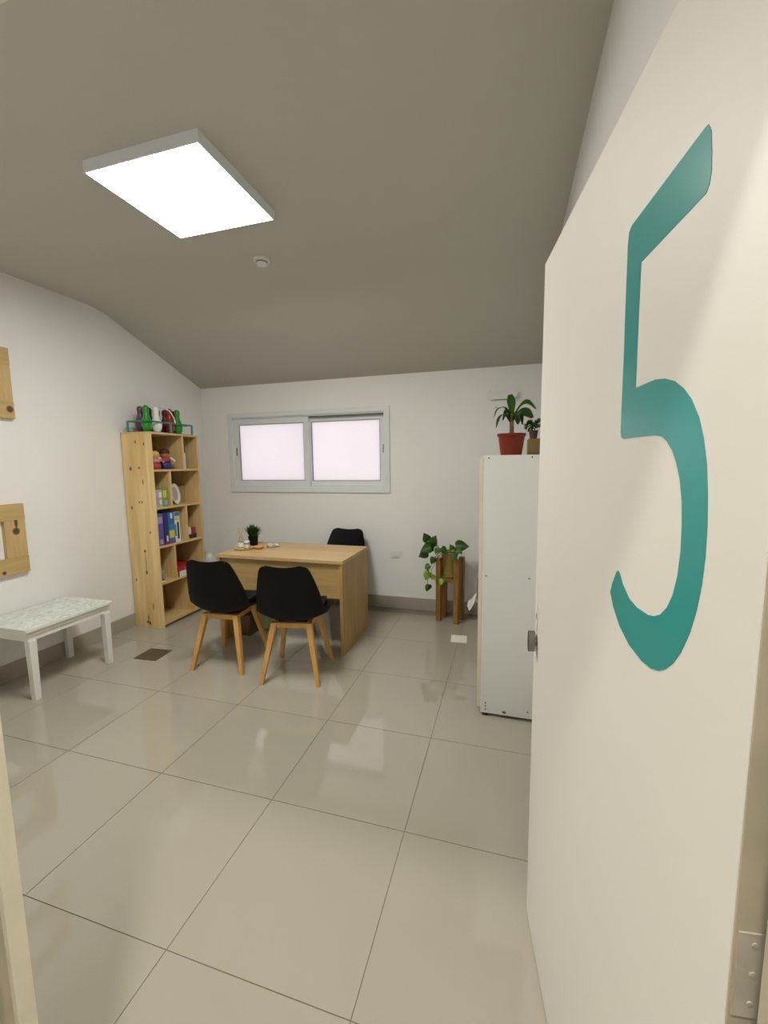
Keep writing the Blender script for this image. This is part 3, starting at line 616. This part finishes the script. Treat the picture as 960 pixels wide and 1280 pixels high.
bw = thing('wooden_dish', 'small shallow wooden dish beside the tray on the desk', 'dish', (-2.075, 3.150, DKH + .0004))
obj('bowl', lathe([(0, 0), (.030, 0), (.046, .014), (.048, .022), (.044, .022), (.030, .008), (0, .006)], 28), M['beech'], bw, smooth='auto')
# shiny plastic packet: crumpled sheet
bm = bmesh.new(); g = []
for i in range(9):
    row = []
    for j in range(7):
        x = (i / 8 - .5) * .115; y = (j / 6 - .5) * .075
        row.append(bm.verts.new((x, y, .014 + .009 * math.sin(i * 1.7 + j * .9) + .006 * math.cos(j * 2.3 - i) - .011 * (abs(i / 8 - .5) * 2) ** 2)))
    g.append(row)
for i in range(8):
    for j in range(6): bm.faces.new((g[i][j], g[i + 1][j], g[i + 1][j + 1], g[i][j + 1]))
mz = min(v.co.z for v in bm.verts)
for v in bm.verts: v.co.z -= mz - .0005
r_ = bmesh.ops.solidify(bm, geom=bm.faces[:], thickness=-.0015)
pk = tag(obj('plastic_packet', bm, plain('shiny_packet', (.90, .89, .86), .12, var=.05), smooth=True), 'crumpled shiny white packet lying on the desk', 'packet'); pk.location = (-1.985, 3.235, DKH + .002); pk.rotation_euler = (0, 0, R(28))

# ================================================================== FLOOR THINGS
pp = tag(obj('paper_sheet', B(-.065, .065, -.072, .072, 0, .003), M['paper'], bevel=.001, seg=1), 'small folded white paper lying on the floor near the plant stand', 'paper'); pp.location = (-.372, 3.410, .0005); pp.rotation_euler = (0, 0, R(5))
dn = thing('floor_drain', 'square brown drain cover set in the floor near the bookcase', 'drain', (-2.645, 2.508, 0), R(4))
obj('cover', B(-.098, .098, -.090, .090, .0, .004), plain('brown_metal', (.115, .085, .042), .5, .3, var=.15), dn, bevel=.0015, seg=1)
obj('lift_hole', lathe([(0, .004), (.006, .004), (.006, .0046), (0, .0046)], 12, c=(.07, .06, 0)), M['dark'], dn)
# waste bin below the desk
wb = thing('waste_bin', 'pale green waste bin under the desk behind the chairs', 'bin', (-2.115, 3.27, 0))
M['bin'] = plain('pale_green_plastic', (.50, .60, .33), .35, var=.03)
obj('bucket', lathe([(0, 0), (.085, 0), (.088, .004), (.112, .27), (.117, .272), (.117, .282), (.108, .282), (.084, .008), (0, .008)], 36), M['bin'], wb, smooth='auto')
bx_ = thing('brown_carton', 'dark brown carton under the left end of the desk', 'box', (-2.24, 3.02, 0))
obj('carton', B(-.02, .13, 0, .12, 0, .18), plain('dark_carton', (.10, .045, .018), .75), bx_, bevel=.002, seg=1)
# translucent plastic bag behind the desk
bm = bmesh.new(); bmesh.ops.create_icosphere(bm, subdivisions=4, radius=1.0)
for v in bm.verts:
    n_ = v.co.normalized(); k = 1 + .05 * math.sin(7 * n_.x + 3 * n_.z) + .04 * math.sin(9 * n_.y - 5 * n_.z) + .025 * math.sin(17 * n_.x + 11 * n_.y)
    q_ = max(0.0, 1 - abs(n_.z) ** 3.2) ** .45; h_ = math.hypot(n_.x, n_.y) or 1; v.co = Vector((n_.x / h_ * .092 * k * q_, n_.y / h_ * .092 * k * q_, n_.z * .285))
mz = min(v.co.z for v in bm.verts)
for v in bm.verts: v.co.z = max(v.co.z - mz, 0.0) if v.co.z - mz > .012 else 0.0
pb = tag(obj('plastic_bag', bm, plain('milky_plastic', (.62, .64, .60), .3, var=.03, trans=.25), smooth=True), 'milky white plastic bag standing between the bookcase and the desk', 'bag'); pb.location = (-3.045, 3.70, 0)

# ================================================================== ON AND IN THE BOOKCASE
# skittles carrier
TOPZ = BH
cr = thing('skittle_carrier', 'green plastic carrier rack holding toy skittles on top of the bookcase', 'rack', (-3.105, 3.235, TOPZ))
M['cargreen'] = plain('green_plastic', (.010, .16, .085), .35); M['carrim'] = plain('dark_teal_plastic', (.025, .19, .15), .35); M['carteal'] = plain('teal_green_plastic', (.06, .30, .26), .35)
L2, W2 = .276, .100
obj('base_plate', B(-W2 - .006, W2 + .006, -L2, L2, 0, .006), M['cargreen'], cr, bevel=.002)
PINS = []
for i, n_ in ((1, 4), (0, 5)):
    for j in range(n_):
        x = (-.0475, .0475)[i]; y = (-.215, -.104, .052, .147)[j] if i else (-.185 + .0942 * j); PINS.append((i, j, x, y))
        obj('ring', lathe([(.0455, .092), (.0470, .092), (.0470, .098), (.0455, .098), (.0455, .092)], 24, c=(x, y, 0)), M['carteal'], cr, smooth='auto')
parts('rim_bar', ((W2 - .003, W2 + .003, -L2, L2, .090, .100), (-W2 - .003, -W2 + .003, -L2, L2, .090, .100), (-W2, W2, -L2 - .003, -L2 + .003, .090, .100), (-W2, W2, L2 - .003, L2 + .003, .090, .100)), M['carrim'], cr, bevel=.001, seg=1)
for y in (-L2, .003, L2):
    for x in ((-W2, W2) if y > -L2 else (-W2,)): obj('post', B(x - .007, x + .007, y - .007, y + .007, .005, .096), M['carteal'], cr, bevel=.002, seg=1)
hd = [(.104, .060, .097), (.098, .050, .150), (.070, .020, .215), (.0, -.030, .250), (-.070, -.045, .215), (-.098, -.050, .150), (-.104, -.050, .097)]
obj('handle', tube([spline(hd, k / 16) for k in range(17)], .006, 8), M['white'], cr, smooth=True)['label'] = 'white carrying handle'
cols = {'green': (.02, .24, .018), 'white': (.78, .78, .72), 'purple': (.11, .022, .10), 'navy': (.012, .014, .035), 'red': (.28, .014, .012), 'black': (.012, .010, .012), 'maroon': (.09, .010, .014)}
pinp = [(0, 0), (.026, 0), (.029, .004), (.039, .028), (.0445, .058), (.0445, .075), (.038, .102), (.029, .128), (.0235, .148), (.0228, .165), (.0255, .185), (.0262, .198), (.022, .215), (.012, .226), (0, .229)]
bm = lathe([(r * 1.0, z) for r, z in pinp], 24)
pin0 = obj('toy_skittle', bm, plain('skittle_green', cols['green'], .3), smooth=True)
order = {(1, 0): ('green', 'bright green toy skittle at the left end of the front row in the carrier'), (1, 1): ('white', 'white toy skittle in the carrier on top of the bookcase'), (1, 2): ('red', 'bright red toy skittle in the front row behind the white handle'), (1, 3): ('green', 'green toy skittle at the right end of the front row in the carrier'),
         (0, 0): ('purple', 'purple toy skittle peeping out behind the left green one'), (0, 1): ('navy', 'navy toy skittle in the back row left of the white one'), (0, 2): ('purple', 'purple toy skittle in the middle of the back row right of the white one'), (0, 3): ('maroon', 'maroon toy skittle in the back row behind the red one'), (0, 4): ('black', 'black toy skittle at the right end of the back row')}
mats = {c: plain('skittle_' + c, v, .3, var=.02) for c, v in cols.items()}
for n_, (ki, kj, x, y) in enumerate(PINS):
    c, lab = order[(ki, kj)]
    o = pin0 if n_ == 0 else pin0.copy()
    if n_: o.data = pin0.data.copy(); COL.objects.link(o)
    o.data.materials[0] = mats[c]; o.location = (-3.105 + x, 3.235 + y, TOPZ + .0062)
    tag(o, lab, 'skittle', 'toy skittles on top of the bookcase')

# toy dolls, top compartment
def doll(name, label, loc_, cb_, ct_, ch_, cs_, hat=None, arm=False):
    t = thing(name, label, 'toy', loc_, R(-20), group='toy dolls in the top compartment'); t.scale = (1.2, 1.2, 1.2) if arm else (1.05, 1.05, 1.05)
    obj('body', lathe([(0, 0), (.036, 0), (.042, .012), (.044, .032), (.036, .055), (0, .058)], 24), plain(name + '_trousers', cb_, .5), t, smooth=True)
    obj('shirt', lathe([(.030, .056), (.0385, .058), (.040, .075), (.030, .092), (0, .096)], 24), plain(name + '_shirt', ct_, .5), t, smooth=True)
    bm = bmesh.new(); bmesh.ops.create_uvsphere(bm, u_segments=20, v_segments=14, radius=.034); bmesh.ops.translate(bm, vec=(0, 0, .116), verts=bm.verts)
    hd_ = obj('head', bm, plain(name + '_face', cs_, .5), t, smooth=True)
    obj('nose', lathe([(0, 0), (.007, .004), (.008, .012), (0, .018)], 10, c=(.033, 0, .106)), plain(name + '_nose', (cs_[0], cs_[1] * .8, cs_[2] * .8), .5), hd_, smooth=True)
    for s in (-1, 1): obj('eye', lathe([(0, 0), (.0045, .001), (.005, .006), (0, .008)], 10, c=(.030, s * .012, .120)), M['dark'], hd_, smooth=True)
    bm = lathe([(.0352, .118), (.036, .128), (.031, .146), (.016, .155), (0, .157)], 24)
    obj('hair', bm, plain(name + '_hair', ch_, .7), t, smooth=True)
    for s in (-1, 1):
        p = [(0, s * .036, .086), (.012, s * .055, .07), (.045, s * .05, .062)]
        obj('arm', tube([spline(p, k / 8) for k in range(9)], [.011] * 6 + [.010, .009, .006], 8), plain(name + '_sleeve', ct_ if not arm else (.7, .68, .64), .5), t, smooth=True)
    return t
doll('toy_doll', 'small doll with a red shirt and blue trousers in the top compartment', on_shelf(4, .235, .238), (.02, .03, .16), (.36, .03, .02), (.055, .02, .012), (.42, .17, .06), arm=True)
d2 = doll('toy_doll', 'small doll with yellow hair and a red outfit next to the bookcase side', on_shelf(4, .262, .094), (.34, .03, .03), (.48, .20, .20), (.60, .42, .06), (.50, .26, .20))
def P_(n, c, r=.4): return plain(n, c, r, var=.05, scale=30)
# things inside
def packbox(name, label, cat, p, dx, dy, dz, mat, group=None, rz=0, spine=None, print_=None):
    t = thing(name, label, cat, p, rz, group)
    obj('carton', B(-dx, 0, 0, dy, 0, dz), mat, t, bevel=.0012, seg=1)
    if print_:
        for (y0, y1, z0, z1, mt) in print_: obj('print', B(-.0005, .0006, y0 * dy, y1 * dy, z0 * dz, z1 * dz), mt, t)
    return t
cW, cY, cK = P_('print_white', (.70, .70, .66)), P_('print_yellow', (.62, .52, .05)), P_('print_black', (.03, .03, .04))
cG, cL, cT, cR, cV = P_('print_green', (.18, .30, .03)), P_('print_lilac', (.36, .30, .45)), P_('print_teal', (.02, .22, .30)), P_('print_red', (.38, .015, .02)), P_('print_violet', (.12, .07, .30))
cGr, cN, cB = P_('print_grey', (.38, .37, .34)), P_('print_navy', (.015, .02, .14)), P_('print_blue', (.02, .12, .36))
bn = thing('binder', 'thin white file leaning in the top right compartment', 'file', on_shelf(4, .30, .407))
obj('cover', B(-.20, 0, 0, .018, 0, .150), cW, bn, bevel=.001, seg=1); obj('spine_strip', B(-.0005, .0006, .006, .012, .01, .14), cGr, bn)
bn = thing('dark_folder', 'dark slim folder beside the white file', 'file', on_shelf(4, .29, .428))
obj('cover', B(-.20, 0, 0, .012, 0, .135), cK, bn, bevel=.001, seg=1)
packbox('puzzle_box', 'grey and lilac patterned game box in the second row', 'box', on_shelf(3, .30, .030), .20, .078, .155, cGr, 'game boxes in the second row', print_=((.05, .5, .35, .6, cL), (.5, .9, .55, .85, cW), (.1, .6, .08, .25, cL), (.55, .85, .15, .4, cW)))
packbox('puzzle_box', 'lime green game box in the second row', 'box', on_shelf(3, .30, .112), .20, .062, .160, cG, 'game boxes in the second row', print_=((.1, .7, .5, .9, cY), (.3, .9, .1, .35, cL)))
pt = thing('white_plate', 'round white plate leaning on edge in the second row', 'plate', on_shelf(3, .205, .350))
bm = lathe([(0, .002), (.065, .002), (.097, .013), (.100, .015), (.099, .018), (.064, .006), (0, .006)], 40)
bmesh.ops.rotate(bm, cent=(0, 0, 0), matrix=Matrix.Rotation(R(82), 3, 'Y') @ Matrix.Rotation(R(0), 3, 'X'), verts=bm.verts)
mz = min(v.co.z for v in bm.verts)
bmesh.ops.translate(bm, vec=(0, 0, -mz), verts=bm.verts)
b2 = lathe([(0, .0075), (.066, .0075), (.066, .0068), (0, .0068)], 36)  # grey disc that paints the shading in the hollow of the plate
bmesh.ops.rotate(b2, cent=(0, 0, 0), matrix=Matrix.Rotation(R(82), 3, 'Y'), verts=b2.verts); bmesh.ops.translate(b2, vec=(0, 0, -mz), verts=b2.verts)
obj('rim_dish', bm, M['white'], pt, smooth='auto'); obj('plate_centre_shade', b2, P_('plate_shade_grey', (.42, .39, .39)), pt); pt.rotation_euler = (0, 0, R(22))
packbox('kraft_box', 'plain kraft box standing behind the white plate', 'box', on_shelf(3, .145, .428), .10, .13, .165, P_('kraft', (.33, .24, .12), .8))
packbox('game_box', 'purple game box next to the bookcase side in the middle row', 'box', on_shelf(2, .30, .024), .22, .072, .290, cV, 'upright game boxes in the middle row', print_=((.05, .9, .70, .9, cL), (.3, .8, .05, .2, cL)))
packbox('game_box', 'navy game box with a red foot in the middle row', 'box', on_shelf(2, .305, .100), .22, .048, .292, cN, 'upright game boxes in the middle row', print_=((.02, .98, .0, .10, cR), (.4, .8, .05, .28, cW)))
packbox('game_box', 'bright blue game box with a yellow green print in the middle row', 'box', on_shelf(2, .30, .152), .22, .078, .290, cB, 'upright game boxes in the middle row', print_=((.1, .9, .18, .42, cY), (.15, .85, .42, .62, cT), (.4, .7, .80, .97, cW), (.0, 1, .0, .12, cV)))
packbox('game_box', 'white game box with a yellow badge and black lines in the middle row', 'box', on_shelf(2, .295, .234), .22, .066, .285, cW, 'upright game boxes in the middle row', print_=((.1, .85, .72, .84, cY), (.1, .95, .86, .99, cB), (.45, .80, .10, .66, cK), (.05, .3, .2, .6, cT)))
tb = thing('toy_truck', 'small red white and dark toy in the middle row right compartment', 'toy', on_shelf(2, .25, .440)); tb.scale = (1.15, 1.15, 1.15)
obj('chassis', B(-.07, .02, 0, .085, .012, .034), cK, tb, bevel=.004); obj('cab', B(-.06, .01, .002, .034, .034, .095), cW, tb, bevel=.008)
obj('load', B(-.06, .015, .038, .080, .034, .088), cR, tb, bevel=.012, seg=3)
for x in (-.055, .008):
    for y in (.018, .066):
        wv = obj('wheel', lathe([(0, -.006), (.013, -.006), (.014, 0), (.013, .006), (0, .006)], 16), M['dark'], tb, smooth='auto'); wv.rotation_euler = (0, math.pi / 2, 0); wv.location = (x + .013 if x > 0 else x - .012, y, .0145)
gj = thing('cloudy_jar', 'small clear jar with a white base in the fourth row left compartment', 'jar', on_shelf(1, .25, .075))
obj('jar_body', lathe([(0, .010), (.034, .010), (.035, .014), (.035, .095), (.030, .104), (.028, .104), (.033, .094), (.033, .016), (0, .015)], 28), M['clear'], gj, smooth='auto')
obj('jar_base', lathe([(0, 0), (.037, 0), (.037, .010), (0, .010)], 28), M['white'], gj, smooth='auto')
for k, (dz, h, lab, c, ry) in enumerate(((0, .050, 'white and red boxed game at the bottom of the stack in the fourth row', cW, 0), (.0505, .045, 'red boxed game on top of the stack in the fourth row', cR, 4))):
    p = on_shelf(1, .30, .228); packbox('flat_game_box', lab, 'box', (p[0], p[1], p[2] + dz), .22, .26, h, c, 'flat boxed games in the fourth row', rz=R(ry) * 0, print_=((.0, .08, 0, 1, cR), (.62, .97, .12, .8, cR)) if k == 0 else ((.3, .6, .2, .7, P_('print_rose', (.5, .12, .10))),))
packbox('brown_book', 'dark red book upright in the bottom right compartment', 'book', on_shelf(0, .20, .405), .16, .05, .24, P_('brown_cover', (.12, .03, .02), .6))
